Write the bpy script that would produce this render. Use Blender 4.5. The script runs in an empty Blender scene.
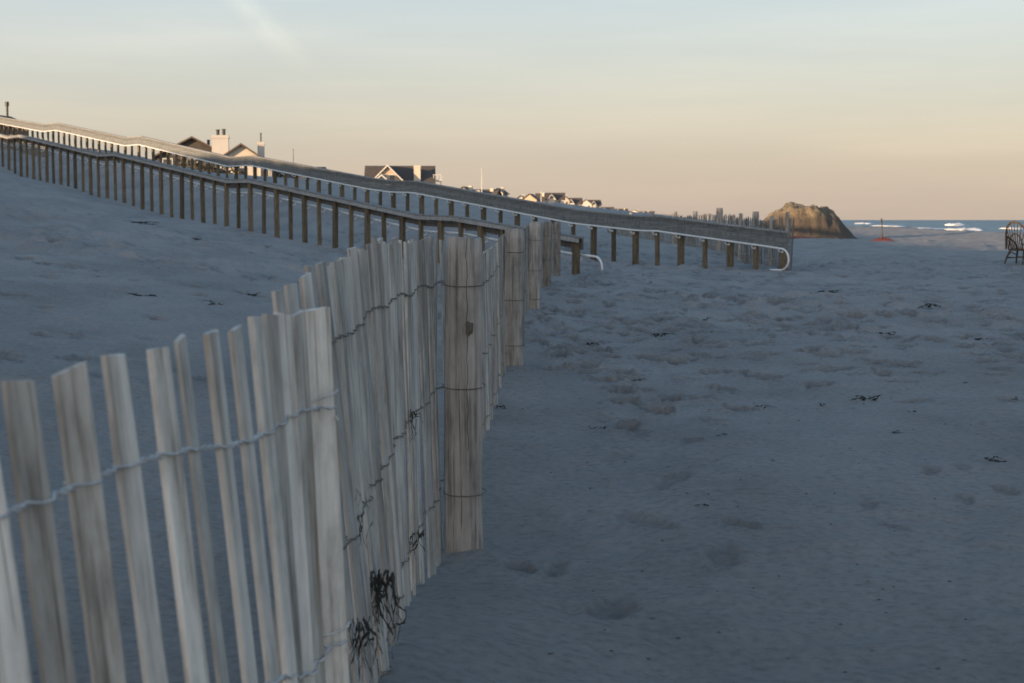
import bpy, math, random
import numpy as np
from mathutils import Vector, Matrix

SC = bpy.context.scene
COL = SC.collection
RND = random.Random(7)
R = math.radians
CAM_H = 1.26
F = 1422.2
SUN_EL = R(5.4)
SUN_DIR2 = Vector((0.80, 0.60))          # the way the light travels over the ground

# ------------------------------------------------------------------ objects
def tag(o, label=None, cat=None, group=None, kind=None):
    if label: o['label'] = label
    if cat: o['category'] = cat
    if group: o['group'] = group
    if kind: o['kind'] = kind
    return o

def thing(name, loc, label, cat, group=None):
    o = bpy.data.objects.new(name, None)
    o.empty_display_size = 0.2
    o.location = loc
    COL.objects.link(o)
    return tag(o, label, cat, group)

def link(name, me, parent=None, loc=None):
    o = bpy.data.objects.new(name, me)
    COL.objects.link(o)
    if parent is not None: o.parent = parent
    if loc is not None: o.location = loc
    return o

class MB:
    """collects vertices and faces for one mesh"""
    def __init__(self): self.v = []; self.f = []
    def add(self, vs, fs):
        b = len(self.v)
        self.v += [tuple(p) for p in vs]
        self.f += [tuple(i + b for i in q) for q in fs]
    def box(self, x0, x1, y0, y1, z0, z1, M=None):
        vs = [Vector(p) for p in ((x0,y0,z0),(x1,y0,z0),(x1,y1,z0),(x0,y1,z0),(x0,y0,z1),(x1,y0,z1),(x1,y1,z1),(x0,y1,z1))]
        if M is not None: vs = [M @ p for p in vs]
        self.add(vs, [(0,3,2,1),(4,5,6,7),(0,1,5,4),(1,2,6,5),(2,3,7,6),(3,0,4,7)])
    def prism(self, poly, y0, y1, M=None):
        n = len(poly)
        vs = [Vector((p[0], y0, p[1])) for p in poly] + [Vector((p[0], y1, p[1])) for p in poly]
        if M is not None: vs = [M @ p for p in vs]
        fs = [tuple(range(n)), tuple(range(2*n-1, n-1, -1))]
        fs += [(i, i+n, (i+1) % n + n, (i+1) % n) for i in range(n)]
        self.add(vs, fs)
    def tube(self, pts, rad, n=6, cap=True):
        pts = [Vector(p) for p in pts]
        rads = rad if isinstance(rad, (list, tuple)) else [rad]*len(pts)
        up = Vector((0.12, 0.31, 0.94)).normalized()
        rings = []
        b = len(self.v)
        for i, p in enumerate(pts):
            t = (pts[min(i+1, len(pts)-1)] - pts[max(i-1, 0)])
            if t.length < 1e-9: t = Vector((0,0,1))
            t.normalize()
            a = t.cross(up)
            if a.length < 0.15: a = t.cross(Vector((1,0,0)))
            a.normalize(); c = a.cross(t)
            for k in range(n):
                an = 2*math.pi*k/n
                self.v.append(tuple(p + (a*math.cos(an) + c*math.sin(an))*rads[i]))
        for i in range(len(pts)-1):
            for k in range(n):
                k2 = (k+1) % n
                self.f.append((b+i*n+k, b+i*n+k2, b+(i+1)*n+k2, b+(i+1)*n+k))
        if cap:
            self.f.append(tuple(b+k for k in range(n-1, -1, -1)))
            self.f.append(tuple(b+(len(pts)-1)*n+k for k in range(n)))
    def mesh(self, name, m, smooth=False):
        me = bpy.data.meshes.new(name)
        me.from_pydata(self.v, [], self.f)
        me.materials.append(m)
        me.update()
        import bmesh
        bm = bmesh.new(); bm.from_mesh(me)
        bmesh.ops.recalc_face_normals(bm, faces=bm.faces)
        bm.to_mesh(me); bm.free()
        if smooth:
            me.polygons.foreach_set('use_smooth', [True]*len(me.polygons))
        return me
    def build(self, name, m, parent=None, loc=None, smooth=False):
        return link(name, self.mesh(name, m, smooth), parent, loc)

# ------------------------------------------------------------------ materials
def nt(name):
    m = bpy.data.materials.new(name); m.use_nodes = True
    t = m.node_tree
    return m, t, t.nodes['Principled BSDF']

def N(t, kind, **kw):
    n = t.nodes.new(kind)
    for k, v in kw.items():
        if k in n.inputs.keys() if hasattr(n.inputs, 'keys') else False: n.inputs[k].default_value = v
        else: setattr(n, k, v)
    return n

def ramp(t, src, stops):
    r = t.nodes.new('ShaderNodeValToRGB')
    e = r.color_ramp.elements
    while len(e) < len(stops): e.new(0.5)
    for i, (p, c) in enumerate(stops):
        e[i].position = p
        e[i].color = (c[0], c[1], c[2], 1) if isinstance(c, (tuple, list)) else (c, c, c, 1)
    t.links.new(src, r.inputs[0])
    return r.outputs[0]

def noise(t, vec, scale, detail=4, rough=0.6):
    n = t.nodes.new('ShaderNodeTexNoise')
    n.inputs['Scale'].default_value = scale
    n.inputs['Detail'].default_value = detail
    n.inputs['Roughness'].default_value = rough
    if vec is not None: t.links.new(vec, n.inputs['Vector'])
    return n.outputs['Fac']

def mapping(t, src, scale=(1,1,1), rot=(0,0,0)):
    m = t.nodes.new('ShaderNodeMapping')
    m.inputs['Scale'].default_value = scale
    m.inputs['Rotation'].default_value = rot
    t.links.new(src, m.inputs['Vector'])
    return m.outputs[0]

def mix(t, fac, a, b, mode='MIX'):
    m = t.nodes.new('ShaderNodeMix'); m.data_type = 'RGBA'; m.blend_type = mode
    for sock, v in ((m.inputs[0], fac), (m.inputs[6], a), (m.inputs[7], b)):
        if hasattr(v, 'is_linked'): t.links.new(v, sock)
        elif isinstance(v, (int, float)): sock.default_value = v
        else: sock.default_value = (v[0], v[1], v[2], 1)
    return m.outputs[2]

def math_(t, op, a, b=None):
    m = t.nodes.new('ShaderNodeMath'); m.operation = op
    for i, v in enumerate((a, b)):
        if v is None: continue
        if hasattr(v, 'is_linked'): t.links.new(v, m.inputs[i])
        else: m.inputs[i].default_value = v
    return m.outputs[0]

def bump(t, bs, h, strength, dist):
    b = t.nodes.new('ShaderNodeBump')
    b.inputs['Strength'].default_value = strength
    b.inputs['Distance'].default_value = dist
    t.links.new(h, b.inputs['Height'])
    t.links.new(b.outputs[0], bs.inputs['Normal'])

def wood(name, lo, mid, hi, grain=(55, 55, 2.2), rough=0.85, stain=None, bstr=0.5):
    m, t, bs = nt(name)
    tc = t.nodes.new('ShaderNodeTexCoord'); oi = t.nodes.new('ShaderNodeObjectInfo')
    off = t.nodes.new('ShaderNodeVectorMath'); off.operation = 'ADD'
    sc = t.nodes.new('ShaderNodeVectorMath'); sc.operation = 'SCALE'
    t.links.new(oi.outputs['Random'], sc.inputs['Scale']); sc.inputs[0].default_value = (17, 31, 43)
    t.links.new(tc.outputs['Object'], off.inputs[0]); t.links.new(sc.outputs[0], off.inputs[1])
    v = off.outputs[0]
    g = noise(t, mapping(t, v, grain), 1.0, 6, 0.72)
    c = ramp(t, g, [(0.32, lo), (0.47, mid), (0.72, hi)])
    big = noise(t, mapping(t, v, (14, 14, 5)), 1.0, 5, 0.65)
    c = mix(t, 0.85, c, ramp(t, big, [(0.3, 0.5), (0.5, 0.9), (0.75, 1.18)]), 'MULTIPLY')
    ck = noise(t, mapping(t, v, (grain[0]*3.2, grain[1]*3.2, grain[2]*1.3)), 1.0, 3, 0.6)
    c = mix(t, ramp(t, ck, [(0.30, 0.8), (0.38, 0.0)]), c, tuple(k*.45 for k in lo))
    if stain:
        c = mix(t, ramp(t, noise(t, mapping(t, v, (22, 22, 1.3)), 1.0, 3, 0.6), [(0.56, 0.0), (0.72, 0.85)]), c, stain)
    tone = ramp(t, oi.outputs['Random'], [(0.0, 0.62), (0.5, 0.95), (1.0, 1.15)])
    c = mix(t, 1.0, c, tone, 'MULTIPLY')
    t.links.new(c, bs.inputs['Base Color'])
    bs.inputs['Roughness'].default_value = rough
    bs.inputs['Specular IOR Level'].default_value = 0.2
    bump(t, bs, g, bstr, 0.004)
    return m

def paint(name, col, rough=0.6, var=0.12, scale=6.0, metallic=0.0):
    m, t, bs = nt(name)
    tc = t.nodes.new('ShaderNodeTexCoord')
    n = noise(t, tc.outputs['Object'], scale, 5, 0.65)
    c = ramp(t, n, [(0.3, tuple(k*(1-var) for k in col)), (0.7, tuple(min(1, k*(1+var)) for k in col))])
    t.links.new(c, bs.inputs['Base Color'])
    bs.inputs['Roughness'].default_value = rough
    bs.inputs['Metallic'].default_value = metallic
    return m

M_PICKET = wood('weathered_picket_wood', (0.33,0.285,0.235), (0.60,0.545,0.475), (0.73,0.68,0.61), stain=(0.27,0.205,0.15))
M_PICKET_SHADE = wood('shaded_picket_wood', (0.20,0.175,0.15), (0.41,0.375,0.33), (0.56,0.52,0.47), stain=(0.19,0.15,0.12))  # same wood as the first roll, darkened for the way these slats face
M_POST = wood('weathered_post_wood', (0.14,0.122,0.104), (0.30,0.27,0.237), (0.42,0.385,0.345), grain=(38,38,1.4), stain=(0.13,0.105,0.085), bstr=0.8)
M_FAR_PICKET = wood('grey_slat_wood', (0.12,0.11,0.10), (0.2,0.185,0.165), (0.28,0.26,0.235))
M_RPOST = wood('treated_post_wood', (0.068,0.05,0.032), (0.135,0.105,0.066), (0.19,0.15,0.10), grain=(24,24,1.5))
M_BAND = wood('grey_board_wood', (0.095,0.10,0.098), (0.145,0.152,0.15), (0.19,0.197,0.193), grain=(0.7,0.7,30))
M_BAND_SHADE = wood('shaded_board_wood', (0.06,0.055,0.05), (0.095,0.088,0.08), (0.13,0.12,0.11), grain=(0.7,0.7,30))  # shade on the near boards' outer face, put into a darker wood colour
M_RAIL = wood('pale_rail_wood', (0.18,0.178,0.17), (0.26,0.255,0.245), (0.33,0.325,0.31), grain=(0.7,0.7,30))
M_WIRE = paint('dull_wire', (0.42,0.41,0.40), 0.6, 0.35, 40, 0.1)
M_RUST = paint('rusty_wire', (0.13,0.105,0.085), 0.7, 0.35, 40, 0.1)
M_WHITE_PIPE = paint('white_pipe', (0.62,0.62,0.60), 0.45, 0.10, 5)
M_WEED = paint('dried_seaweed', (0.018,0.017,0.013), 0.7, 0.5, 30)
M_KNOT = paint('dark_knot_wood', (0.085,0.065,0.05), 0.8, 0.4, 60)
M_TWIG = paint('driftwood', (0.07,0.055,0.04), 0.8, 0.35, 30)
M_RATTAN = wood('brown_rattan', (0.045,0.03,0.018), (0.09,0.06,0.035), (0.15,0.1,0.06), grain=(30,30,30))
M_FOAM = paint('sea_foam', (0.48,0.50,0.52), 0.9, 0.3, 0.35)
M_NET = paint('orange_red_netting', (0.16,0.04,0.03), 0.8, 0.5, 9)
M_IRON = paint('dark_metal', (0.04,0.037,0.033), 0.6, 0.25, 8)
M_GLASS = paint('window_glass', (0.03,0.035,0.045), 0.08, 0.05, 2)
M_TRIM = paint('white_trim', (0.50,0.48,0.44), 0.6, 0.06, 2)
WALLS = {
 'cream': paint('cream_siding', (0.46,0.41,0.335), 0.8, 0.08, 1.2),
 'white': paint('white_siding', (0.42,0.395,0.36), 0.8, 0.06, 1.2),
 'tan': paint('tan_shingle', (0.42,0.33,0.235), 0.85, 0.15, 3),
 'grey': paint('grey_shingle', (0.28,0.265,0.25), 0.85, 0.18, 3),
 'dark': paint('dark_shingle', (0.06,0.05,0.042), 0.9, 0.25, 3),
 'brown': paint('brown_shingle', (0.21,0.15,0.105), 0.85, 0.18, 3),
}
ROOFS = {
 'dark': paint('dark_roof_shingle', (0.062,0.05,0.042), 0.9, 0.25, 3),
 'brown': paint('brown_roof_shingle', (0.10,0.075,0.058), 0.9, 0.25, 3),
 'grey': paint('grey_roof_shingle', (0.15,0.14,0.135), 0.9, 0.25, 3),
}

# ------------------------------------------------------------------ terrain
def vnoise(x, y, seed=0):
    xi = np.floor(x).astype(np.int64); yi = np.floor(y).astype(np.int64)
    fx = x - xi; fy = y - yi
    fx = fx*fx*fx*(fx*(fx*6-15)+10); fy = fy*fy*fy*(fy*(fy*6-15)+10)
    def h(a, b):
        n = (a*374761393 + b*668265263 + seed*1442695041) & 0xffffffff
        n = ((n ^ (n >> 13)) * 1274126177) & 0xffffffff
        n = (n ^ (n >> 16)) & 0xffffff
        return n / float(0xffffff)
    a = h(xi, yi); b = h(xi+1, yi); c = h(xi, yi+1); d = h(xi+1, yi+1)
    return (a*(1-fx)+b*fx)*(1-fy) + (c*(1-fx)+d*fx)*fy - 0.5

def fbm(x, y, octs, seed=0, gain=0.5):
    s = 0; a = 1.0
    for i in range(octs):
        ca, sa = math.cos(0.7*i+0.3), math.sin(0.7*i+0.3)
        s = s + a*vnoise((x*ca - y*sa)*(2.03**i), (x*sa + y*ca)*(2.03**i), seed+i*7)
        a *= gain
    return s

def sstep(a, b, x):
    t = np.clip((x-a)/(b-a), 0, 1)
    return t*t*(3-2*t)

GX = [-400,-150,-95,-70,-57,-50,-40,-31,-24,-16,-10.5,-8,-4.8,-1,1.3,4,10,27,35,37.5,46.5,49,57.5,66,95,200,400]
GH = [3.5,4.0,5.5,7.9,8.5,8.3,7.1,5.35,3.84,2.05,1.15,0.84,0.42,0.03,0.05,0.03,0.0,-0.02,0.32,-0.25,0.0,-0.78,-0.62,-1.02,-2.0,-5,-9]
NX = [-400,-100,-50,-31,-24,-14,-6,-2,2,6.5,10,27,35,37.5,46.5,49,57.5,66,95,200,400]
NH = [3.5,4.5,5.0,5.2,4.9,4.0,3.0,2.2,1.1,0.28,0.05,-0.02,0.32,-0.25,0.0,-0.78,-0.62,-1.02,-2.0,-5,-9]
FX = [-60,0,49,62,131,144,233,254,370,395,415,577,640,660,776,787]
FHH = [8.6,7.54,6.50,6.46,5.18,5.17,3.83,3.82,2.71,2.56,2.53,1.52,1.34,1.33,0.97,0.94]
RT = [(43450.0/(x+497.0)-33.84)/0.816 for x in FX][::-1]; RH = FHH[::-1]
FR_P = (6.545, 33.84); FR_D = (-0.579, 0.816)         # far railing line

def base_h(X, Y):
    X = np.asarray(X, dtype=float); Y = np.asarray(Y, dtype=float)
    Xp = X - 0.135*np.maximum(0, Y-100)
    g = np.interp(Xp, GX, GH)
    # smooth the interpolation
    g = 0.5*g + 0.25*np.interp(Xp-1.2, GX, GH) + 0.25*np.interp(Xp+1.2, GX, GH)
    n = np.interp(Xp, NX, NH)
    s = (X-FR_P[0])*0.816 + (Y-FR_P[1])*0.579
    w = sstep(1.0, 26.0, s)
    h = g*(1-w) + n*w
    # sand fills the ramp between the railings
    tt = (X-FR_P[0])*(-0.579) + (Y-FR_P[1])*0.816
    tgt = np.interp(tt, RT, RH) - 1.25
    hf = h*(1-sstep(3, 10, tt)) + tgt*sstep(3, 10, tt)
    a = sstep(-6.2, -0.3, s)*(1-sstep(0.6, 13, s))*sstep(0, 6, tt)*(1-sstep(66, 90, tt))
    h = h*(1-a) + hf*a
    h = h - 0.9*sstep(46, 56, Y)*sstep(-37, -45, Xp)
    # sand drifted against the fence
    fx = np.interp(Y, FZ, FXB)
    h = h + 0.17*np.exp(-((X-fx)/0.42)**2)*np.exp(-((Y-3.2)/0.9)**2)
    h = h + 0.05*np.exp(-((X-fx)/0.5)**2)*sstep(6.2, 8, Y)*(1-sstep(28, 31, Y))
    return h

# fence line (fence plane) : depth -> x at the sand
FZ  = [0.3, 1.2, 2.33, 2.6, 3.1, 3.9, 4.6, 5.1, 5.5, 8.0, 11.9, 18.9, 24.0, 29.3]
FXB = [-0.62,-0.50,-0.27,-0.30,-0.29,-0.30,-0.29,-0.27,-0.272,-0.165,-0.075, 0.20, 0.48, 0.84]

def rough_h(X, Y):
    d = np.sqrt(X*X+Y*Y)
    Xp = X - 0.135*np.maximum(0, Y-100)
    h = 0.085*fbm(X/2.6+5, Y/4.0, 3, 3) + 0.030*fbm(X/0.55, Y/0.8, 3, 11)
    churn = sstep(9, 22, Y)*(0.5+0.9*sstep(-0.1, 0.25, fbm(X/7, Y/7, 2, 41)))
    h = h + churn*0.10*fbm(X/0.42+9, Y/0.42, 3, 23)
    h = h + 0.013*fbm(X/0.16, Y/0.16, 3, 31) + 0.02*np.abs(fbm(X/0.7+3, Y/0.35, 2, 33))
    rp = fbm(X/1.1+0.4*vnoise(X/3, Y/3, 17)*3, Y/0.24, 3, 37)
    h = h + 0.016*np.maximum(rp-0.08, 0)*2.2*sstep(-.25, .2, fbm(X/4+2, Y/6, 2, 39))
    dune = sstep(0, 12, -Xp)
    h = h + dune*0.35*fbm(X/9+3, Y/9, 4, 51)
    ridge = sstep(-38, -48, Xp)
    h = h + ridge*0.7*fbm(X/14+1, Y/14, 4, 61)
    far = sstep(120, 400, Y)*dune
    h = h + far*1.3*fbm(X/25+1, Y/25, 4, 71)
    beach = sstep(30, 40, Xp)*(1-sstep(62, 66, Xp))
    h = h + beach*0.22*fbm(Xp/4.2, Y/45, 3, 81)
    for (qx, qy) in ((-0.176,5.27),(0.01,11.9),(0.305,18.9)):        # sand banked and scoured round the fence posts
        q = np.sqrt((X-qx)**2+(Y-qy)**2)
        h = h + 0.05*np.exp(-(q/0.13)**2) - 0.085*np.exp(-(q/0.6)**2)
    return h*(1-0.9*sstep(60, 70, Xp))

def ground_z(x, y):
    return float(base_h(np.array([x]), np.array([y]))[0] + rough_h(np.array([x]), np.array([y]))[0])

def make_ground():
    rs = [0.35]
    while rs[-1] < 1.3: rs.append(rs[-1]*1.035)
    while rs[-1] < 45: rs.append(rs[-1]*1.0052)
    while rs[-1] < 160: rs.append(rs[-1]*1.009)
    while rs[-1] < 9000: rs.append(rs[-1]*1.03)
    rs = np.array(rs)
    an = list(np.arange(-25, 25.01, 0.115)) + list(np.arange(26.2, 334, 1.4))
    an = np.radians(np.array(an))
    na, nr = len(an), len(rs)
    AA, RR = np.meshgrid(an, rs)
    X = RR*np.sin(AA); Y = RR*np.cos(AA)
    H = base_h(X, Y) + rough_h(X, Y)
    DIST = np.zeros_like(H)
    # footprints
    rg = random.Random(5)
    prints = []
    def pr(x, y, a, ln, wd, dep): prints.append((x, y, a, ln, wd, dep))
    for px, py, ln, wd in ((728,576,.36,.2),(612,632,.42,.22),(555,580,.3,.15),(650,535,.4,.2),(672,503,.36,.2),(618,470,.36,.22),(640,440,.4,.22),
                   (602,424,.3,.2),(640,408,.36,.2),(610,393,.36,.2),(875,528,.24,.12),(967,488,.22,.12),(968,517,.22,.11),(743,548,.22,.12),
                   (897,549,.2,.11),(935,492,.2,.1),(1010,509,.24,.12),(690,455,.3,.18),(520,575,.3,.14)):
        y = CAM_H*F/(py-220.0); x = (px-512)/F*y
        pr(x, y, rg.uniform(-.5,.5), ln*.85, wd*.6, rg.uniform(.012,.021))
    for trail in range(22):
        y = rg.uniform(5.5, 9) if trail < 3 else rg.uniform(9, 30)
        x = (0.65+0.04*y + rg.uniform(-.25,.35)) if trail < 8 else rg.uniform(0.6, 0.42*y)
        a = rg.uniform(-.15,.12) if trail < 8 else rg.uniform(-1.2, 1.2)
        side = 1
        for k in range(60):
            a += rg.uniform(-.05,.05)
            x += math.sin(a)*0.62; y += math.cos(a)*0.62
            if y > 48 or y < 4: break
            side = -side
            pr(x+side*0.11*math.cos(a), y-side*.11*math.sin(a), a+rg.uniform(-.2,.2), rg.uniform(.26,.36), rg.uniform(.14,.2), rg.uniform(.05,.085) if trail < 9 else rg.uniform(.035,.065))
    for k in range(1500):
        y = 11 + 34*rg.random()**0.8
        x = rg.uniform(0.3, 0.37*y+1)
        pr(x, y, rg.uniform(-3,3), rg.uniform(.2,.38), rg.uniform(.13,.22), rg.uniform(.025,.065))
    for k in range(120):
        y = rg.uniform(9, 40); x = -rg.uniform(1, 0.36*y)
        pr(x, y, rg.uniform(-3,3), rg.uniform(.2,.36), rg.uniform(.12,.2), rg.uniform(.012,.035))
    for (x, y, a, ln, wd, dep) in prints:
        r = math.hypot(x, y); th = math.atan2(x, y)
        if abs(th) > R(24.5): continue
        rad = ln*1.1
        i0 = np.searchsorted(rs, r-rad); i1 = np.searchsorted(rs, r+rad)
        k = np.searchsorted(an[:435], th-rad/r); k1 = np.searchsorted(an[:435], th+rad/r)
        if i1 <= i0 or k1 <= k: continue
        xs = X[i0:i1, k:k1]-x; ys = Y[i0:i1, k:k1]-y
        u = (xs*math.sin(a)+ys*math.cos(a))/(ln*.5); v = (xs*math.cos(a)-ys*math.sin(a))/(wd*.5)
        q = np.sqrt(u*u+v*v) + 0.75*vnoise(xs*7+x*7, ys*7+y*3, 5) + 0.5*vnoise(xs*19+x*7, ys*19+y*3, 6)
        d = -dep*(1-sstep(0.55, 1.12, q)) + dep*0.35*np.exp(-((q-1.35)/0.25)**2)
        H[i0:i1, k:k1] += d
        DIST[i0:i1, k:k1] = np.maximum(DIST[i0:i1, k:k1], (1-sstep(0.5, 1.35, q))*min(1, (dep/0.04)))
    nv = na*nr
    co = np.empty((nv+1, 3), dtype=np.float32)
    co[:nv, 0] = X.ravel(); co[:nv, 1] = Y.ravel(); co[:nv, 2] = H.ravel()
    co[nv] = (0, 0, float(H[0].mean()))
    i = np.arange(nr-1)[:, None]; j = np.arange(na)[None, :]; j2 = (j+1) % na
    quads = np.stack([i*na+j, (i+1)*na+j, (i+1)*na+j2, i*na+j2], axis=-1).reshape(-1, 4)[:, ::-1]
    tris = np.stack([np.arange(na), (np.arange(na)+1) % na, np.full(na, nv)], axis=-1)[:, ::-1]
    nq, ntr = len(quads), len(tris)
    me = bpy.data.meshes.new('sand_beach')
    me.vertices.add(nv+1); me.vertices.foreach_set('co', co.ravel())
    me.loops.add(nq*4+ntr*3)
    me.loops.foreach_set('vertex_index', np.concatenate([quads.ravel(), tris.ravel()]).astype(np.int32))
    me.polygons.add(nq+ntr)
    me.polygons.foreach_set('loop_start', np.concatenate([np.arange(nq)*4, nq*4+np.arange(ntr)*3]).astype(np.int32))
    me.polygons.foreach_set('use_smooth', np.ones(nq+ntr, dtype=bool))
    me.update(calc_edges=True); me.validate()
    # make sure it faces up
    if me.polygons[nq//2].normal.z < 0: me.flip_normals()
    at = me.attributes.new('turned_sand', 'FLOAT', 'POINT')
    at.data.foreach_set('value', np.append(DIST.ravel(), 0).astype(np.float32))
    me.materials.append(sand_material())
    o = link('sand_beach', me)
    return tag(o, kind='structure')

def sand_material():
    m, t, bs = nt('beach_sand')
    geo = t.nodes.new('ShaderNodeNewGeometry')
    p = geo.outputs['Position']
    fine = noise(t, p, 900, 2, 0.6)
    mid = noise(t, p, 26, 5, 0.65)
    big = noise(t, mapping(t, p, (1, 0.6, 1)), 0.8, 4, 0.6)
    c = ramp(t, mid, [(0.25, (0.195,0.18,0.165)), (0.5, (0.272,0.253,0.234)), (0.8, (0.325,0.303,0.281))])
    c = mix(t, 0.65, c, ramp(t, big, [(0.35, 0.72), (0.6, 1.05)]), 'MULTIPLY')
    c = mix(t, 0.5, c, ramp(t, fine, [(0.35, 0.75), (0.65, 1.15)]), 'MULTIPLY')
    at = t.nodes.new('ShaderNodeAttribute'); at.attribute_name = 'turned_sand'       # damp brown sand that feet have turned up
    dm = math_(t, 'MULTIPLY', at.outputs['Fac'], ramp(t, noise(t, p, 11, 4, .7), [(0.35, 0.25), (0.6, 0.85)]))
    c = mix(t, dm, c, (0.105, 0.091, 0.080))
    # dark specks of shell and weed
    vo = t.nodes.new('ShaderNodeTexVoronoi'); vo.inputs['Scale'].default_value = 2.6
    t.links.new(mapping(t, p, (1, 1, 0.0)), vo.inputs['Vector'])
    sp = ramp(t, vo.outputs['Distance'], [(0.018, 1.0), (0.04, 0.0)])
    c = mix(t, math_(t, 'MULTIPLY', sp, 0.7), c, (0.09, 0.075, 0.06))
    # wet sand towards the water, in bands that follow the shore
    sx = t.nodes.new('ShaderNodeSeparateXYZ'); t.links.new(p, sx.inputs[0])
    yy = math_(t, 'MAXIMUM', math_(t, 'SUBTRACT', sx.outputs[1], 100.0), 0.0)
    xp = math_(t, 'SUBTRACT', sx.outputs[0], math_(t, 'MULTIPLY', yy, 0.135))
    cmb = t.nodes.new('ShaderNodeCombineXYZ'); t.links.new(math_(t, 'MULTIPLY', xp, 0.22), cmb.inputs[0]); t.links.new(math_(t, 'MULTIPLY', sx.outputs[1], 0.012), cmb.inputs[1])
    band = noise(t, cmb.outputs[0], 1.0, 3, 0.5)
    wet = math_(t, 'ADD', math_(t, 'MULTIPLY', math_(t, 'SUBTRACT', band, 0.52), 4.2), ramp_val(t, xp, 57, 70))
    wf = ramp(t, wet, [(0.45, 0.0), (0.62, 1.0)])
    wf2 = math_(t, 'MULTIPLY', wf, ramp_val(t, xp, 30, 37))
    c = mix(t, wf2, c, (0.15, 0.12, 0.10))
    t.links.new(c, bs.inputs['Base Color'])
    rg = math_(t, 'SUBTRACT', 0.95, math_(t, 'MULTIPLY', wf2, 0.55))
    t.links.new(rg, bs.inputs['Roughness'])
    bs.inputs['Specular IOR Level'].default_value = 0.12
    hsum = math_(t, 'ADD', math_(t, 'MULTIPLY', mid, 1.0), math_(t, 'MULTIPLY', fine, 0.25))
    bump(t, bs, hsum, 1.0, 0.018)
    return m

def ramp_val(t, src, a, b):
    mr = t.nodes.new('ShaderNodeMapRange')
    mr.inputs['From Min'].default_value = a; mr.inputs['From Max'].default_value = b
    t.links.new(src, mr.inputs['Value'])
    return mr.outputs[0]

make_ground()

# ------------------------------------------------------------------ sea
SEA_Z = -1.0
def sea_xy(xp, y): return xp + 0.135*max(0.0, y-100.0)
def make_sea():
    xs = [50.0]; st = 1.0
    while xs[-1] < 60000: xs.append(xs[-1]+st); st = min(st*1.05 if xs[-1] > 150 else st, 4000)
    ys = [-1500,-600,-200,-50] + list(np.arange(0, 1400, 9.0))
    y = 1400; st = 12
    while y < 60000: ys.append(y); y += st; st *= 1.12
    ys = np.array(ys, dtype=float); xs = np.array(xs)
    XP, YY = np.meshgrid(xs, ys)
    X = XP + 0.135*np.maximum(0, YY-100)
    ph = XP*2*math.pi/17.0 + 2.5*fbm(XP/60, YY/90, 2, 91)*2
    amp = 0.26*sstep(62, 85, XP)*(1-sstep(500, 1500, XP))*(0.5+1.4*np.clip(fbm(XP/30+7, YY/110, 2, 95)+.35, 0, 1))
    Z = SEA_Z + amp*(np.maximum(np.sin(ph), -0.5)) + 0.10*amp*4*fbm(XP/4, YY/14, 3, 97)
    ny, nx = X.shape
    co = np.stack([X, YY, Z], -1).reshape(-1, 3)
    i = np.arange(ny-1)[:, None]; j = np.arange(nx-1)[None, :]
    q = np.stack([i*nx+j, i*nx+j+1, (i+1)*nx+j+1, (i+1)*nx+j], -1).reshape(-1, 4)
    me = bpy.data.meshes.new('sea')
    me.from_pydata(co.tolist(), [], q.tolist())
    me.polygons.foreach_set('use_smooth', np.ones(len(me.polygons), dtype=bool))
    m, t, bs = nt('sea_water')
    geo = t.nodes.new('ShaderNodeNewGeometry')
    w1 = noise(t, mapping(t, geo.outputs['Position'], (0.55, 0.16, 1), (0,0,-0.13)), 1.0, 5, 0.6)
    w2 = noise(t, mapping(t, geo.outputs['Position'], (0.06, 0.012, 1), (0,0,-0.13)), 1.0, 4, 0.6)
    c = ramp(t, w2, [(0.35, (0.055,0.085,0.10)), (0.65, (0.10,0.145,0.165))])
    foam = ramp(t, noise(t, mapping(t, geo.outputs['Position'], (0.11, 0.02, 1), (0,0,-0.13)), 1.0, 7, 0.72), [(0.60, 0.0), (0.66, 1.0)])
    t.links.new(mix(t, math_(t, 'MULTIPLY', foam, 0.55), c, (0.6,0.63,0.65)), bs.inputs['Base Color'])
    bs.inputs['Roughness'].default_value = 0.42
    bs.inputs['IOR'].default_value = 1.33
    bump(t, bs, w1, 1.0, 0.9)
    me.materials.append(m)
    o = link('sea', me)
    tag(o, kind='structure')
make_sea()

def breaker(px, py, length, h, label):
    y = (CAM_H-SEA_Z)*F/(py-219.5); x = (px-512)/F*y
    rg = random.Random(px)
    root_loc = Vector((x, y, SEA_Z-0.1))
    mb = MB(); n = 60; prof = 9
    for i in range(n+1):
        u = i/n - 0.5
        env = (1-(2*abs(u))**2.2)*(0.55+0.75*(0.5+vs(i*0.31+px)))
        for k in range(prof):
            a = math.pi*k/(prof-1)
            rr = 1 + 0.5*vs(i*0.9+k*1.7+px)
            mb.v.append((-math.cos(a)*(1.1+1.5*env)*rr*(.8+.4*vs(i*1.3)) + u*length*0.135 + 1.2*vs(i*.2+px*2), u*length, max(0.0, math.sin(a)*h*env*rr+0.1)))
    for i in range(n):
        for k in range(prof-1):
            a = i*prof+k
            mb.f.append((a, a+1, a+prof+1, a+prof))
    o = mb.build('breaking_wave', M_FOAM, None, root_loc, True)
    tag(o, label, 'wave', 'breaking waves off the beach')
def vs(x): return float(vnoise(np.array([x]), np.array([0.37]), 3)[0])*2
breaker(862, 223.6, 95, .85, 'white breaking wave crest nearest the sand mound, far out on the sea')
breaker(888, 225.8, 90, .3, 'long thin line of foam on the sea just above the stick in the sand')
breaker(955, 225.6, 26, .85, 'upper of the two white breakers left of the chair')
breaker(964, 230.4, 14, .5, 'lower and nearer of the two white breakers left of the chair')
breaker(1012, 228.5, 24, .4, 'white breaker behind the back of the rattan chair')
breaker(925, 228.2, 40, .2, 'low foam line washing ashore between the stick and the two breakers')

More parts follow.
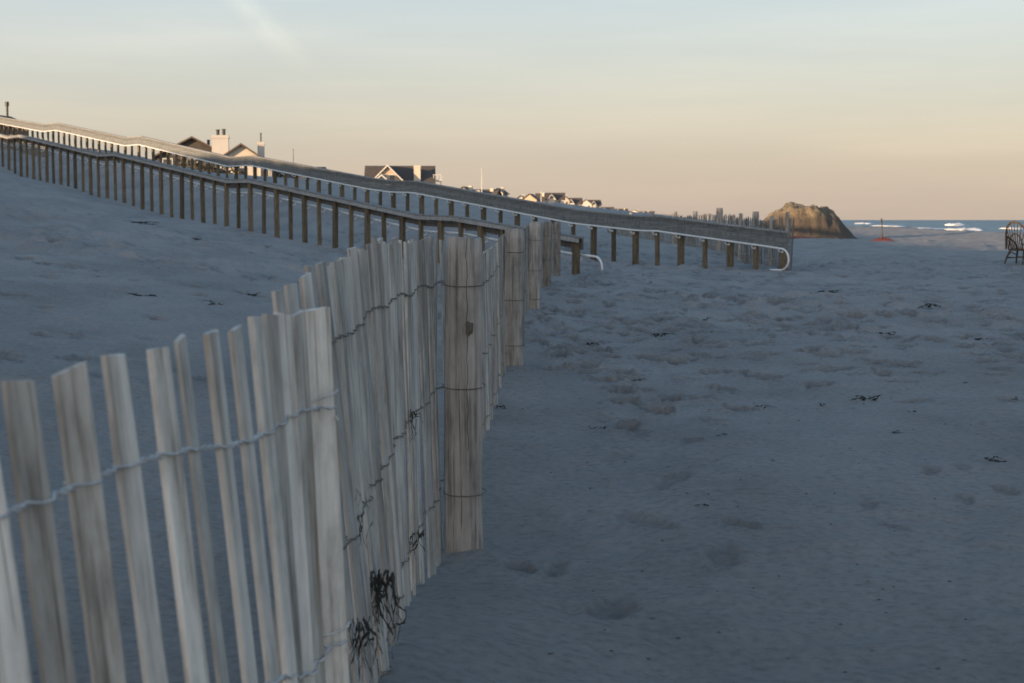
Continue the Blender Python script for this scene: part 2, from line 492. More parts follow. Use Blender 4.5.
# ------------------------------------------------------------------ near snow fence
def ipl(z, xs, ys): return float(np.interp(z, xs, ys))
# first roll of pickets : (top x in photo units, depth, top height drop px, lean deg)
ROLL1 = [(-30,1.42,392,6.4),(19,1.50,381,5.9),(68,1.58,369,5.8),(112,1.67,355,6.2),(156,1.77,349,6.3),(181,1.86,338,5.6),(210,1.95,332,5.4),
         (235,2.04,328,5.2),(256,2.12,317,4.2),(270,2.17,315,3.2),(281,2.21,314,3.4),(296,2.27,313,2.6),(316,2.34,309,2.2)]
Z2  = [2.55,2.7,2.85,3.0,3.2,3.4,3.7,4.1,4.5,5.0,5.5]
X2  = [279,297,312,326,340,352,371,389,405,423,437]
Y2  = [287,279,270,262,255,252,244,242,240,239,240]
L2  = [6.0,5.7,5.5,5.2,4.7,4.2,3.2,2.2,1.4,0.7,0.3]

fence = thing('snow_fence', (-0.2, 5.5, 0.0), 'weathered pale picket snow fence in the foreground with seaweed caught on it', 'fence')
FO = Vector(fence.location)

def picket_mesh(ln, w, th, rg, m, seg=9):
    mb = MB(); ring = []
    w0 = w*rg.uniform(.94,1.05); bend = rg.uniform(-.004,.004); bend2 = rg.uniform(-.004,.004)
    ch = 0.0025
    cut = rg.uniform(-.006,.006)
    for i in range(seg+1):
        u = i/seg; z = ln*u
        ww = w0*(1+rg.uniform(-.035,.035))*0.5; tt = th*0.5*(1+rg.uniform(-.06,.06))
        if i == seg: ww *= .97
        ox = bend*math.sin(u*math.pi)+rg.uniform(-.0006,.0006); oy = bend2*math.sin(u*math.pi*1.3)
        ring = [(-ww+ch,-tt),(ww-ch,-tt),(ww,-tt+ch),(ww,tt-ch),(ww-ch,tt),(-ww+ch,tt),(-ww,tt-ch),(-ww,-tt+ch)]
        for (a, b) in ring:
            mb.v.append((a+ox, b+oy, z+(cut*a/ww+rg.uniform(-.0015,.0015) if i == seg else 0)))
    for i in range(seg):
        for k in range(8):
            mb.f.append((i*8+k, i*8+(k+1) % 8, (i+1)*8+(k+1) % 8, (i+1)*8+k))
    mb.f.append(tuple(range(7,-1,-1))); mb.f.append(tuple(seg*8+k for k in range(8)))
    return mb

pk = []   # (top point, axis from top to base, yaw, width, thickness, length)
rg = random.Random(21)
def add_picket(xp, z, yp, lean, yaw, w=None, th=None):
    pit = math.atan((341.5-220.0)/F)
    v = (341.5-yp)/F
    tt = z/(math.cos(pit)+v*math.sin(pit))
    top = Vector(((xp-512)/F*tt, z, CAM_H + (-math.sin(pit)+v*math.cos(pit))*tt))
    ln = top.z + 0.14
    pk.append(dict(top=top, lean=R(lean), yaw=yaw, w=w or rg.uniform(.034,.041), th=th or rg.uniform(.008,.0115), ln=ln))
for i, (xp, z, yp, le) in enumerate(ROLL1):
    yw = R(52) + R(rg.uniform(-9, 9))
    w = rg.uniform(.035,.040)
    yw = R([50,46,44,62,62,83,78,76,74,62,58,60,40][i]); w = [.038,.038,.040,.038,.036,.034,.036,.036,.036,.034,.036,.036,.05][i]
    add_picket(xp, z, yp, le, yw, w)
z = 2.55
ROLL2_START = len(pk)
while z < 29.2:
    if z < 5.5:
        xp = ipl(z, Z2, X2); yp = ipl(z, Z2, Y2); le = ipl(z, Z2, L2)
    else:
        fx = ipl(z, FZ, FXB); xp = 512 + fx/z*F
        sag = 0.04*math.sin((z-5.5)/6.6*math.pi)**2
        th_ = ipl(z, [5.5, 8, 11.9, 18.9, 29.2], [1.175, 1.10, 1.13, 1.19, 1.22]) - sag
        yp = 220 + (CAM_H - th_)*F/z; le = 0.5
    dx = rg.uniform(-1,1)*(3.0 if z < 4 else 1.0)
    add_picket(xp+dx, z, yp + rg.uniform(-16,16)/z, le + rg.uniform(-1.3,1.3), R(80 - (12 if z < 4 else 0)) + R(rg.uniform(-13,13)))
    z += rg.uniform(.078,.105) if z < 5.4 else rg.uniform(.084,.1)

def picket_matrix(p):
    Rm = Matrix.Rotation(-p['lean'], 4, 'Y') @ Matrix.Rotation(p['yaw'], 4, 'Z')
    axis = (Rm @ Vector((0,0,1))).normalized()
    base = p['top'] - axis*p['ln']
    p['axis'] = axis; p['nrm'] = (Rm.to_3x3() @ Vector((0,-1,0))).normalized()
    return Matrix.Translation(base) @ Rm
rest = MB()
for i, p in enumerate(pk):
    Mx = picket_matrix(p)
    mb = picket_mesh(p['ln'], p['w'], p['th'], rg, M_PICKET, 9 if i < 60 else 4)
    if i < 98:
        o = mb.build('picket', M_PICKET if i < ROLL2_START else M_PICKET_SHADE, fence)
        o.matrix_local = Matrix.Translation(-FO) @ Mx
    else:
        Mx = Matrix.Translation(-FO) @ Mx
        rest.add([Mx @ Vector(v) for v in mb.v], mb.f)
o = rest.build('picket_row', M_PICKET_SHADE, fence); tag(o, kind='stuff')

# wires : twisted pairs that pass either side of every picket
for drop in (0.165, 0.56, 0.94):
    for (a0, a1) in ((0, ROLL2_START), (ROLL2_START, len(pk))):
        sa, sb = [], []
        pc = None
        for i in range(a0, a1):
            p = pk[i]
            if p['top'].y > 14 and i % 3: continue
            zs = [pk[m_]['top'].z for m_ in range(max(a0, i-5), min(a1, i+6))]
            c = p['top'] - p['axis']*((p['top'].z-sum(zs)/len(zs)) + drop*(0.76+0.24*min(1.0, max(0.0, (p['top'].y-1.4)/.8))) + 0.010*math.sin(i*0.9+drop*9))
            q0 = pk[max(a0, i-1)]['top']; q1 = pk[min(a1-1, i+1)]['top']
            dr = Vector((q1.x-q0.x, q1.y-q0.y, 0)).normalized()
            nf = Vector((dr.y, -dr.x, 0))                     # to the beach side
            wd = Vector((p['nrm'].y, -p['nrm'].x, 0)).normalized()
            pro = 0.5*p['w']*abs(wd.dot(nf)) + 0.5*p['th'] + 0.002
            if pc is not None:
                for f_, tw in ((.3, 0.003), (.5, -0.003), (.7, 0.003)):
                    mid = pc.lerp(c, f_) + nf*(.35*pro)
                    sa.append(mid+Vector((0,0,tw))); sb.append(mid-Vector((0,0,tw)))
            hw_ = dr*p['w']*0.3*abs(wd.dot(dr))
            sa.append(c + nf*pro - hw_); sa.append(c + nf*pro + hw_); sb.append(c - nf*pro - hw_); sb.append(c - nf*pro + hw_)
            pc = c
        mb = MB()
        mb.tube([q-FO for q in sa], 0.0019, 5); mb.tube([q-FO for q in sb], 0.0019, 5)
        if a0 == 0:   # loose end twisted round the last picket
            c = pk[a1-1]['top'] - pk[a1-1]['axis']*drop
            mb.tube([c-FO+Vector((0.028*math.cos(k*.5), 0.02*math.sin(k*.5), 0.004*k-0.02)) for k in range(14)], 0.0017, 5)
        mb.build('wire', M_WIRE if a0 == 0 else M_RUST, fence, None, True)

# fence posts, on the beach side of the pickets
def post_mesh(h, r, rg, flat=0.72, below=0.35):
    mb = MB(); n = 14; seg = 16
    prof = [1+rg.uniform(-.09,.09) for k in range(n)]
    for i in range(seg+1):
        z = -below + (h+below)*i/seg
        for k in range(n):
            a = 2*math.pi*k/n
            rr = r*prof[k]*(1+0.05*vs(i*.35+k*3.1)+ (0.05 if z < .1 else 0))
            if i == seg: rr *= .93
            mb.v.append((rr*math.cos(a)+.006*vs(i*.2), rr*math.sin(a)*flat, z + (rg.uniform(-.006,.006) if i == seg else 0)))
    for i in range(seg):
        for k in range(n):
            mb.f.append((i*n+k, i*n+(k+1) % n, (i+1)*n+(k+1) % n, (i+1)*n+k))
    mb.f.append(tuple(seg*n+k for k in range(n)))
    return mb
POSTS = [(-0.176,5.27,1.195,0.072),(0.01,11.9,1.19,0.085),(0.305,18.9,1.235,0.085),(0.60,24.2,1.23,0.075),(0.93,29.3,1.23,0.075),(0.07,13.3,1.18,0.05),(-0.37,2.47,1.04,0.05)]
for (x, y, h, r) in POSTS:
    gz = float(base_h(x, y))
    o = post_mesh(h-gz, r, rg).build('post', M_POST, fence, Vector((x, y, gz))-FO, True)
    o.rotation_euler = (R(rg.uniform(-1,1)), R(rg.uniform(-1.0,.6)), R(rg.uniform(0,40)))
    if abs(y-5.27) < .1:
        tag(o, 'thick split post with a dark knot')
        o.rotation_euler = (0, R(-0.3), R(12))
        kb = MB()   # the dark knot and the check line on its face
        for i in range(5):
            for k in range(10):
                a = 2*math.pi*k/10; rr = 0.019*(1-i/4.0)*(1+.25*math.sin(k*2.1))+0.0005
                kb.v.append((rr*math.cos(a)*.8, -0.004*math.sin(i/4*1.5), rr*math.sin(a)*1.5))
        for i in range(4):
            for k in range(10): kb.f.append((i*10+k, i*10+(k+1) % 10, (i+1)*10+(k+1) % 10, (i+1)*10+k))
        k_ = kb.build('knot', M_KNOT, o, (0.012, -0.0525, 0.862-gz), True)
        cb = MB()
        cb.tube([(0.004+.003*math.sin(j*1.9), -0.0520, 0.36+j*0.038) for j in range(22)], 0.0010, 4)
        cb.build('crack', M_IRON, o)
    # tie wires round the post
    for hz in ((1.025,0.645,0.245) if y < 6 else (1.0,0.6,0.22)):
        tb = MB()
        tb.tube([(r*1.13*math.cos(a*.393), r*.80*math.sin(a*.393), hz-gz+0.008*math.sin(a*.393)) for a in range(17)], 0.0018 if y < 6 else .0025, 4, False)
        if y > 3: tb.build('tie_wire', M_RUST, o, None, True)

# ------------------------------------------------------------------ seaweed
def weed_mesh(size, strands, rg, hang=False, mat=None, flat=.35):
    mb = MB()
    for s in range(strands):
        p = Vector((rg.uniform(-.3,.3)*size, rg.uniform(-.12,.12)*size, rg.uniform(0,.25)*size*(1 if not hang else -.6)))
        d = Vector((rg.uniform(-1,1), rg.uniform(-1,1)*(0.4 if hang else 1), rg.uniform(-1.4,-.2) if hang else rg.uniform(-.1,.5))).normalized()
        pts = [p.copy()]; n = rg.randint(6, 13)
        for k in range(n):
            d = (d + Vector((rg.uniform(-.9,.9), rg.uniform(-.6,.6), rg.uniform(-.9,.45) if hang else rg.uniform(-.7,.55)))).normalized()
            p = p + d*size*rg.uniform(.04,.11)
            if not hang: p.z = max(0.0, min(p.z, size*flat))
            pts.append(p.copy())
        r0 = size*rg.uniform(.010,.028)*(.8 if hang else 1.7)
        mb.tube(pts, [r0*(1-.7*k/len(pts))*rg.choice((.45,.7,1,1.5,2.1)) for k in range(len(pts))], 5)
    return mb
def at_px(px, py, zz): return Vector(((px-512)/F*zz, zz, CAM_H-(py-220)/F*zz))
HANG = [(408,416,4.42,.085,11,'dark seaweed knot caught on the middle wire of the picket fence'),
        (353,497,3.30,.05,4,'small dark seaweed strand stuck to the pickets, above a longer dangling one'),
        (357,528,3.38,.10,5,'thin dark seaweed strand dangling down the pickets left of the hanging tangle'),
        (413,541,4.30,.12,7,'forked dark seaweed sprig on the lower wire of the fence, right of the big tangle'),
        (375,592,3.92,.15,34,'largest dark seaweed tangle hanging low on the picket fence'),
        (352,640,3.10,.13,20,'dark seaweed hanging by the bottom edge of the photo against the fence'),
        (498,411,8.3,.16,9,'dark seaweed clump on the fence behind the thick knotted post')]
for (px, py, z, s, n, lb) in HANG:
    best = None
    for p in pk:                                   # the picket it hangs on
        q = p['top'] - p['axis']*max(0.0, (p['top'].z - (CAM_H-(py-220)/F*p['top'].y)))
        if abs(512+q.x/q.y*F - px) < 7 and (best is None or q.y < best): best = q.y
    z = (best or z) - .035
    o = weed_mesh(s, n, rg, True).build('seaweed', M_WEED, None, at_px(px, py, z)+Vector((.012, 0, s*.25)), True)
    o.scale = (.62, .5, 1.35)
    tag(o, lb, 'seaweed', 'seaweed hanging on the fence')
LIE = [(723,444,.06,7,'compact dark seaweed lump alone in the middle of the smooth sand'),
       (900,438,.07,6,'bent dark seaweed scrap standing up on the sand below a row of three scraps'),
       (1005,470,.10,6,'dark seaweed strip nearest the right edge of the photo'),
       (705,521,.06,6,'small upright dark weed sprig among the nearest footprints'),
       (766,408,.10,6,'low brown weed clump at the middle of the sand, left of a wider clump'),
       (873,395,.15,8,'wide dark weed clump on the sand right of the low brown clump'),
       (830,406,.09,4,'faint weed scrap between the low brown clump and the bent scrap'),
       (1018,398,.10,4,'weed scrap at the right edge above the dark seaweed strip'),
       (890,333,.2,7,'dark weed clump on trampled sand, midway towards the chair'),
       (640,380,.12,6,'weed clump lying in the line of footprints beside the fence'),
       (600,424,.09,6,'dark weed lump lying in a footprint close to the snow fence'),
       (658,336,.2,8,'dark weed pile in the far footprints beside the fence'),
       (590,345,.16,5,'weed scrap at the foot of the far fence pickets'),
       (706,318,.2,5,'weed scrap on the far sand below the white handrail'),
       (915,410,.07,3,'tiny weed scrap above the bent scrap'),
       (735,300,.22,5,'weed scrap on the far sand close to the ramp end'),
       (825,300,.3,6,'weed scrap on the far sand right of the ramp end'),
       (935,312,.26,6,'weed scrap on the far sand below and left of the chair'),
       (975,340,.2,5,'weed scrap on the sand straight below the chair'),
       (145,300,.30,9,'long strip of dark wrack on the slope left of the fence'),
       (215,308,.16,6,'shorter wrack strip right of the long strip on the slope'),
       (250,300,.16,6,'dark wrack scrap on the slope just left of the leaning pickets'),
       (137,226,.7,9,'dark wrack line high on the dune slope below the ramp'),
       (195,240,.5,7,'dark wrack scraps at the foot of the ramp posts on the slope'),
       ]
for (px, py, s, n, lb) in LIE:
    # march the ray on to the sand
    d = Vector(((px-512)/F, 1.0, -(py-220)/F)); z = 2.0
    while z < 80 and CAM_H + d.z*z > float(base_h(d.x*z, z)): z += 0.05
    x, y = d.x*z, z
    o = weed_mesh(s, n, rg, False, flat=.3).build('seaweed', M_WEED, None, (x, y, ground_z(x, y)-0.004), True)
    o.scale = (1.25, 1, .8) if s < .3 else (1.5, .8, .4)
    tag(o, lb, 'seaweed', 'seaweed scraps on the sand')
wm = [weed_mesh(.1, n_, rg, False, flat=.3).mesh('seaweed', M_WEED, True) for n_ in (2, 3, 3, 4, 5)]
for k in range(70):
    y = 9 + 32*rg.random()**.9; x = rg.uniform(.05, .35)*y
    if k % 6 == 0: y = rg.uniform(14, 27); x = -rg.uniform(.08, .33)*y
    o = link('seaweed', wm[k % 5], None, (x, y, ground_z(x, y)-.003))
    q = rg.uniform(.45, 1.0)*(.5+y*.03); o.scale = (q*1.3, q, q*.7); o.rotation_euler = (0, 0, rg.uniform(0, 6))
    tag(o, 'small dark scrap of dried weed strewn on the shaded sand', 'seaweed', 'small weed scraps strewn on the sand')
# crumbs of weed and shell that nobody could count
mb = MB()
for k in range(500):
    y = 3.6 + 40*rg.random()**1.5; x = rg.uniform(-.34, .36)*y
    if k % 3: x = abs(x)
    s = rg.uniform(.002, .007)*(1+y*.07)
    gz = ground_z(x, y)
    vsx = [(x+s*rg.uniform(.5,1.3)*math.cos(a), y+s*rg.uniform(.5,1.3)*math.sin(a), gz+.001) for a in (0, 1.6, 3.1, 4.7)] + [(x, y, gz+s*.6)]
    mb.add(vsx, [(0,1,4),(1,2,4),(2,3,4),(3,0,4)])
tag(mb.build('wrack_crumbs', M_TWIG), kind='stuff', label='tiny dark crumbs of weed and shell strewn over the sand', cat='debris')

# ------------------------------------------------------------------ ramp railings
D2 = Vector((-0.579, 0.816, 0)); NRM = Vector((-0.816, -0.579, 0))     # along the ramp (uphill), and from the far side to the near side
def rail(name, label, C, xend, prof_px, prof_h, sgn, near):
    # C: depth = C/(x+497) for the line of this railing
    Zof = lambda x: C/(x+497.0)
    P0 = Vector(((xend-512)/F*Zof(xend), Zof(xend), 0))
    tof = lambda x: (Zof(x)-P0.y)/0.816
    ts = [tof(x) for x in prof_px][::-1]; hs = list(prof_h)[::-1]
    # carry the slope on out of the frame
    sl = (hs[-1]-hs[-3])/(ts[-1]-ts[-3]); ts.append(ts[-1]+14); hs.append(hs[-1]+14*sl*.6)
    root = thing(name, (P0.x, P0.y, 0), label, 'railing')
    inn = NRM*sgn                                            # towards the walking side
    H = lambda t: float(np.interp(t, ts, hs))
    def strip(z0, z1, o0, o1, tl):
        mb = MB()
        for t in tl:
            for (o, z) in ((o0, z0), (o1, z0), (o1, z1), (o0, z1)):
                p = D2*t + inn*o; mb.v.append((p.x, p.y, H(t)+z))
        n = len(tl)
        for i in range(n-1):
            for k in range(4): mb.f.append((i*4+k, i*4+(k+1) % 4, (i+1)*4+(k+1) % 4, (i+1)*4+k))
        mb.f.append((0,1,2,3)); mb.f.append(tuple((n-1)*4+k for k in (3,2,1,0)))
        return mb
    tl = sorted(set([0.0] + [t for t in ts if t > 0.0]))
    tmax = ts[-1]
    for k in range(2 if near else 3):                         # planed boards, inside face
        strip(-0.125*(k+1)+0.006, -0.125*k, 0.0, 0.038, tl).build('guard_board', M_BAND_SHADE if near else M_BAND, root)
    capo = strip(0.002, 0.040, -0.10, 0.055, tl).build('cap_rail', M_RAIL, root)
    if near:
        strip(-0.085, -0.002, -0.135, -0.097, tl).build('outer_rail', M_RAIL, root)
    # posts
    t = 0.16; k = 0
    while t < tmax-0.3:
        wide = k % 2 == 0
        a, b = (0.085, 0.092) if wide else (0.046, 0.09)
        p = D2*t
        wz = float(base_h(P0.x+p.x, P0.y+p.y)) - 0.5
        mb = MB()
        Mx = Matrix.Translation((0,0,0)) @ Matrix.Rotation(math.atan2(D2.y, D2.x), 4, 'Z')
        mb.box(-a, a, -b*.5, b*.5, 0, H(t)-wz-0.004, Mx)
        mb.build('post', M_RPOST, root, Vector((p.x, p.y, wz)) - inn*0.05).rotation_euler = (R(RND.uniform(-.7,.7)), R(RND.uniform(-.7,.7)), 0)
        k += 1; t += 0.91
    # handrail on brackets
    hr = []
    e0 = 0.0
    lo = D2*e0 + inn*0.12
    zr = -0.385 if near else -0.36
    if not near:
        r = 0.255
        for q in range(0, 13):
            a = math.pi*q/12
            hr.append((a, r))
        pts = []
        zc = H(0.0)+zr-r
        for q in range(-2, 0): pts.append(D2*(0.12+0.16*(-q)) + inn*0.12 + Vector((0,0,zc-r)))
        for q in range(0, 15):
            a = -math.pi/2 + math.pi*q/14
            pts.append(D2*(0.10 - r*math.cos(a)) + inn*0.12 + Vector((0,0,zc + r*math.sin(a))))
    else:
        r = 0.24; pts = []
        zc = H(0.0)+zr-r
        for q in range(0, 9):
            a = -0.25 + (math.pi/2+0.25)*q/8
            pts.append(D2*(-0.30 - r*math.cos(a)) + inn*0.12 + Vector((0,0,zc + r*math.sin(a))))
    t = 0.5
    while t < tmax:
        pts.append(D2*t + inn*0.12 + Vector((0,0,H(t)+zr))); t += 0.45
    mb = MB(); mb.tube(pts, 0.025, 8)
    hrail = mb.build('handrail', M_WHITE_PIPE, root, None, True)
    t = 0.16
    k = 0
    while t < tmax-0.3 and k < 60:
        p = D2*t + Vector((0,0,H(t)+zr))
        mb = MB(); mb.tube([p + inn*0.0 + Vector((0,0,-.09)), p + inn*0.075 + Vector((0,0,-.10)), p + inn*0.118 + Vector((0,0,-.07)), p + inn*0.12 + Vector((0,0,-.02))], 0.014, 5)
        mb.tube([p + inn*0.0 + Vector((0,0,-.09)), p + inn*0.015 + Vector((0,0,-.09))], 0.035, 8)
        mb.build('bracket', M_WHITE_PIPE, hrail)
        t += 0.91*(1 if t < 26 else 2); k += 1
    return root
FX = [-60,0,49,62,131,144,233,254,370,395,415,577,640,660,776,787]
FHH = [8.6,7.54,6.50,6.46,5.18,5.17,3.83,3.82,2.71,2.56,2.53,1.52,1.34,1.33,0.97,0.94]
NXX = [-60,0,14.5,26,105,120,232,254,422,458,505,582]
NHH = [6.6,5.28,5.0,4.98,3.77,3.74,2.51,2.49,1.36,1.32,1.13,0.86]
rail('ramp_railing', 'ramp railing with wide grey boards ending in a looped white handrail', 43450.0, 787, FX, FHH, 1, False)
rail('ramp_railing', 'nearer ramp railing of brown posts standing on the open dune slope', 33230.0, 582, NXX, NHH, -1, True)

# ------------------------------------------------------------------ far snow fence
ff = thing('snow_fence', (6.75, 34.6, 0.1), 'darker far picket fence behind the ramp railing, ending beside the looped handrail', 'fence')
FFO = Vector(ff.location); rest = MB(); i = 0
z = 34.4
tops = []
while z < 105:
    x = 6.72 + 0.004*(z-34) + 0.10*math.sin(z*.45)
    g = float(base_h(x, z))
    h = 1.27 + 0.04*math.sin(z*1.3) + rg.uniform(-.035,.035) + 0.06*sstep(38, 50, z) - g*0.6
    mb = picket_mesh(h+0.2, .038, .011, rg, M_FAR_PICKET, 2)
    Mx = Matrix.Translation(Vector((x, z, g-0.2))) @ Matrix.Rotation(R(rg.uniform(-3,3)), 4, 'Y') @ Matrix.Rotation(R(rg.uniform(-2,2)), 4, 'X') @ Matrix.Rotation(R(82+rg.uniform(-25,25)), 4, 'Z')
    tops.append((x, z, g+h))
    if i < 98:
        o = mb.build('picket', M_FAR_PICKET, ff); o.matrix_local = Matrix.Translation(-FFO) @ Mx
    else:
        Mx = Matrix.Translation(-FFO) @ Mx; rest.add([Mx @ Vector(v) for v in mb.v], mb.f)
    i += 1; z += rg.uniform(.085,.105) if z < 60 else rg.uniform(.1,.16)
tag(rest.build('picket_row', M_FAR_PICKET, ff), kind='stuff')
for drop in (0.2, 0.62, 1.0):
    mb = MB(); mb.tube([Vector((x-.015, y, h-drop)) - FFO for (x, y, h) in tops[::6]], 0.004, 4)
    mb.build('wire', M_WIRE, ff)
for (x, y, h, r) in ((6.62,34.35,1.45,.045),(6.66,36.6,1.36,.06),(6.70,39.3,1.48,.09),(6.73,42.0,1.42,.06),(6.76,46.5,1.55,.11),(6.80,53.0,1.52,.09),(6.84,60,1.55,.1),(6.90,70,1.6,.1),(7.0,84,1.6,.1)):
    g = float(base_h(x, y))
    post_mesh(h-g*.6, r, rg).build('post', M_POST, ff, Vector((x, y, g))-FFO, True)

# a short run of slats up on the dune, inside the top of the ramp
sf = thing('snow_fence', (-28.0, 80.0, float(base_h(-28, 80))), 'low picket fence at the far left edge, inside the top of the ramp', 'fence')
SO = Vector(sf.location)
def stand(px, py):
    z = 62.0
    while z < 90 and 220-(float(base_h((px-512)/F*z, z))-CAM_H)*F/z > py: z += .1
    return (px-512)/F*z, z
A_, B_ = stand(-6, 149), stand(50, 156)
for k in range(72):
    u = k/71.0; x = A_[0]+(B_[0]-A_[0])*u; y = A_[1]+(B_[1]-A_[1])*u
    g = float(base_h(x, y)); h = .78+rg.uniform(-.06,.06)
    mb = picket_mesh(h+.2, .055, .012, rg, M_FAR_PICKET, 2)
    o = mb.build('picket', M_FAR_PICKET, sf)
    o.matrix_local = Matrix.Translation(Vector((x, y, g-.2))-SO) @ Matrix.Rotation(R(rg.uniform(-3,3)), 4, 'Y') @ Matrix.Rotation(R(-35+rg.uniform(-14,14)), 4, 'Z')
for d_ in (.2, .55):
    mb = MB(); mb.tube([Vector((A_[0]+(B_[0]-A_[0])*u/12, A_[1]+(B_[1]-A_[1])*u/12, float(base_h(A_[0]+(B_[0]-A_[0])*u/12, A_[1]+(B_[1]-A_[1])*u/12))+.78-d_))-SO for u in range(13)], .004, 4)
    mb.build('wire', M_RUST, sf)

# ------------------------------------------------------------------ sand mound
def make_mound():
    x0, y0 = 19.9, 99.0
    n, k = 90, 60
    mb = MB(); W, Dp = 9.6, 9.0
    for j in range(k+1):
        for i in range(n+1):
            u = (i/n-.5)*W; v = (j/k-.5)*Dp
            un, vn = (u-.15)/3.65, v/3.2
            rr = math.sqrt(un*un*1.0 + vn*vn)*(1+0.10*float(vnoise(np.array([math.atan2(vn,un)*2.2+4]), np.array([.5]), 8)[0])*2)
            prof = 2.15*(1-float(sstep(0.38, 1.12, np.array(rr))))**0.85
            prof += 0.22*float(sstep(.75,.3,np.array(abs(un+.02)/.55)))*float(sstep(0.9,.3,np.array(rr)))
            gul = float(fbm(np.array([u*1.6]), np.array([v*.8+3]), 4, 77)[0])
            prof += (gul*0.34 - 0.25*abs(float(vnoise(np.array([u*2.1+v*.3]), np.array([7.3]), 12)[0])))*min(1, prof)
            prof += float(fbm(np.array([u*5]), np.array([v*5]), 3, 79)[0])*0.12*min(1, prof*2)
            mb.v.append((u, v, prof - 0.05))
    for j in range(k):
        for i in range(n):
            a = j*(n+1)+i; mb.f.append((a, a+1, a+n+2, a+n+1))
    m, t, bs = nt('mound_sand_shaded_foot')
    tc = t.nodes.new('ShaderNodeTexCoord')
    c = ramp(t, noise(t, mapping(t, tc.outputs['Object'], (2.2,2.2,.7)), 1.3, 6, .7), [(0.32,(0.09,0.066,0.04)),(0.52,(0.19,0.145,0.088)),(0.75,(0.28,0.22,0.14))])
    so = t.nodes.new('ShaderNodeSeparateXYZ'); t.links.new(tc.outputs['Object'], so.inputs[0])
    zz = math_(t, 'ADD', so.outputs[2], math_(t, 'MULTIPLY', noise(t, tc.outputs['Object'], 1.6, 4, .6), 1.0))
    c = mix(t, ramp_val(t, zz, 2.35, 1.75), c, (0.085,0.066,0.048))      # shade on the lower mound, painted into its colour
    t.links.new(c, bs.inputs['Base Color']); bs.inputs['Roughness'].default_value = .95
    bump(t, bs, noise(t, tc.outputs['Object'], 6, 6, .7), .8, .25)
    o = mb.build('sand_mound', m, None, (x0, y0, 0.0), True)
    tag(o, 'big dug out sand mound with a sunlit crest, right of the far picket fence', 'sand mound')
make_mound()

def netting(x, y, L, Dp, h, label, n=26):
    mb = MB()
    for j in range(11):
        for i in range(n+1):
            u = i/n-.5; v = j/10-.5
            e = max(0, 1-(2*u)**2)*max(0, 1-(2*v)**2)
            mb.v.append((u*L, v*Dp, e*h*(0.6+1.5*abs(vs(i*.37+j*1.1+x))) + .0))
    for j in range(10):
        for i in range(n):
            a = j*(n+1)+i; mb.f.append((a, a+1, a+n+2, a+n+1))
    o = mb.build('plastic_netting', M_NET, None, (x, y, ground_z(x, y)-.03), True)
    tag(o, label, 'netting')
netting(18.9, 94.0, 3.2, 1.2, .13, 'strip of faded red plastic netting lying along the foot of the sand mound')
netting(22.6, 87.0, 1.5, 1.1, .20, 'heap of red plastic netting around the foot of the dark stick')
mb = MB(); mb.tube([(0,0,-.2),(-.02,0,.5),(-.07,0,1.25)], [.045,.04,.03], 7)
mb.tube([(-.07,0,1.15),(-.075,0,1.36)], [.06,.05], 7)
tag(mb.build('stake', M_IRON, None, (22.6, 87.0, ground_z(22.6, 87.0)), True), 'dark stick standing upright in the red netting heap before the sea', 'stake')

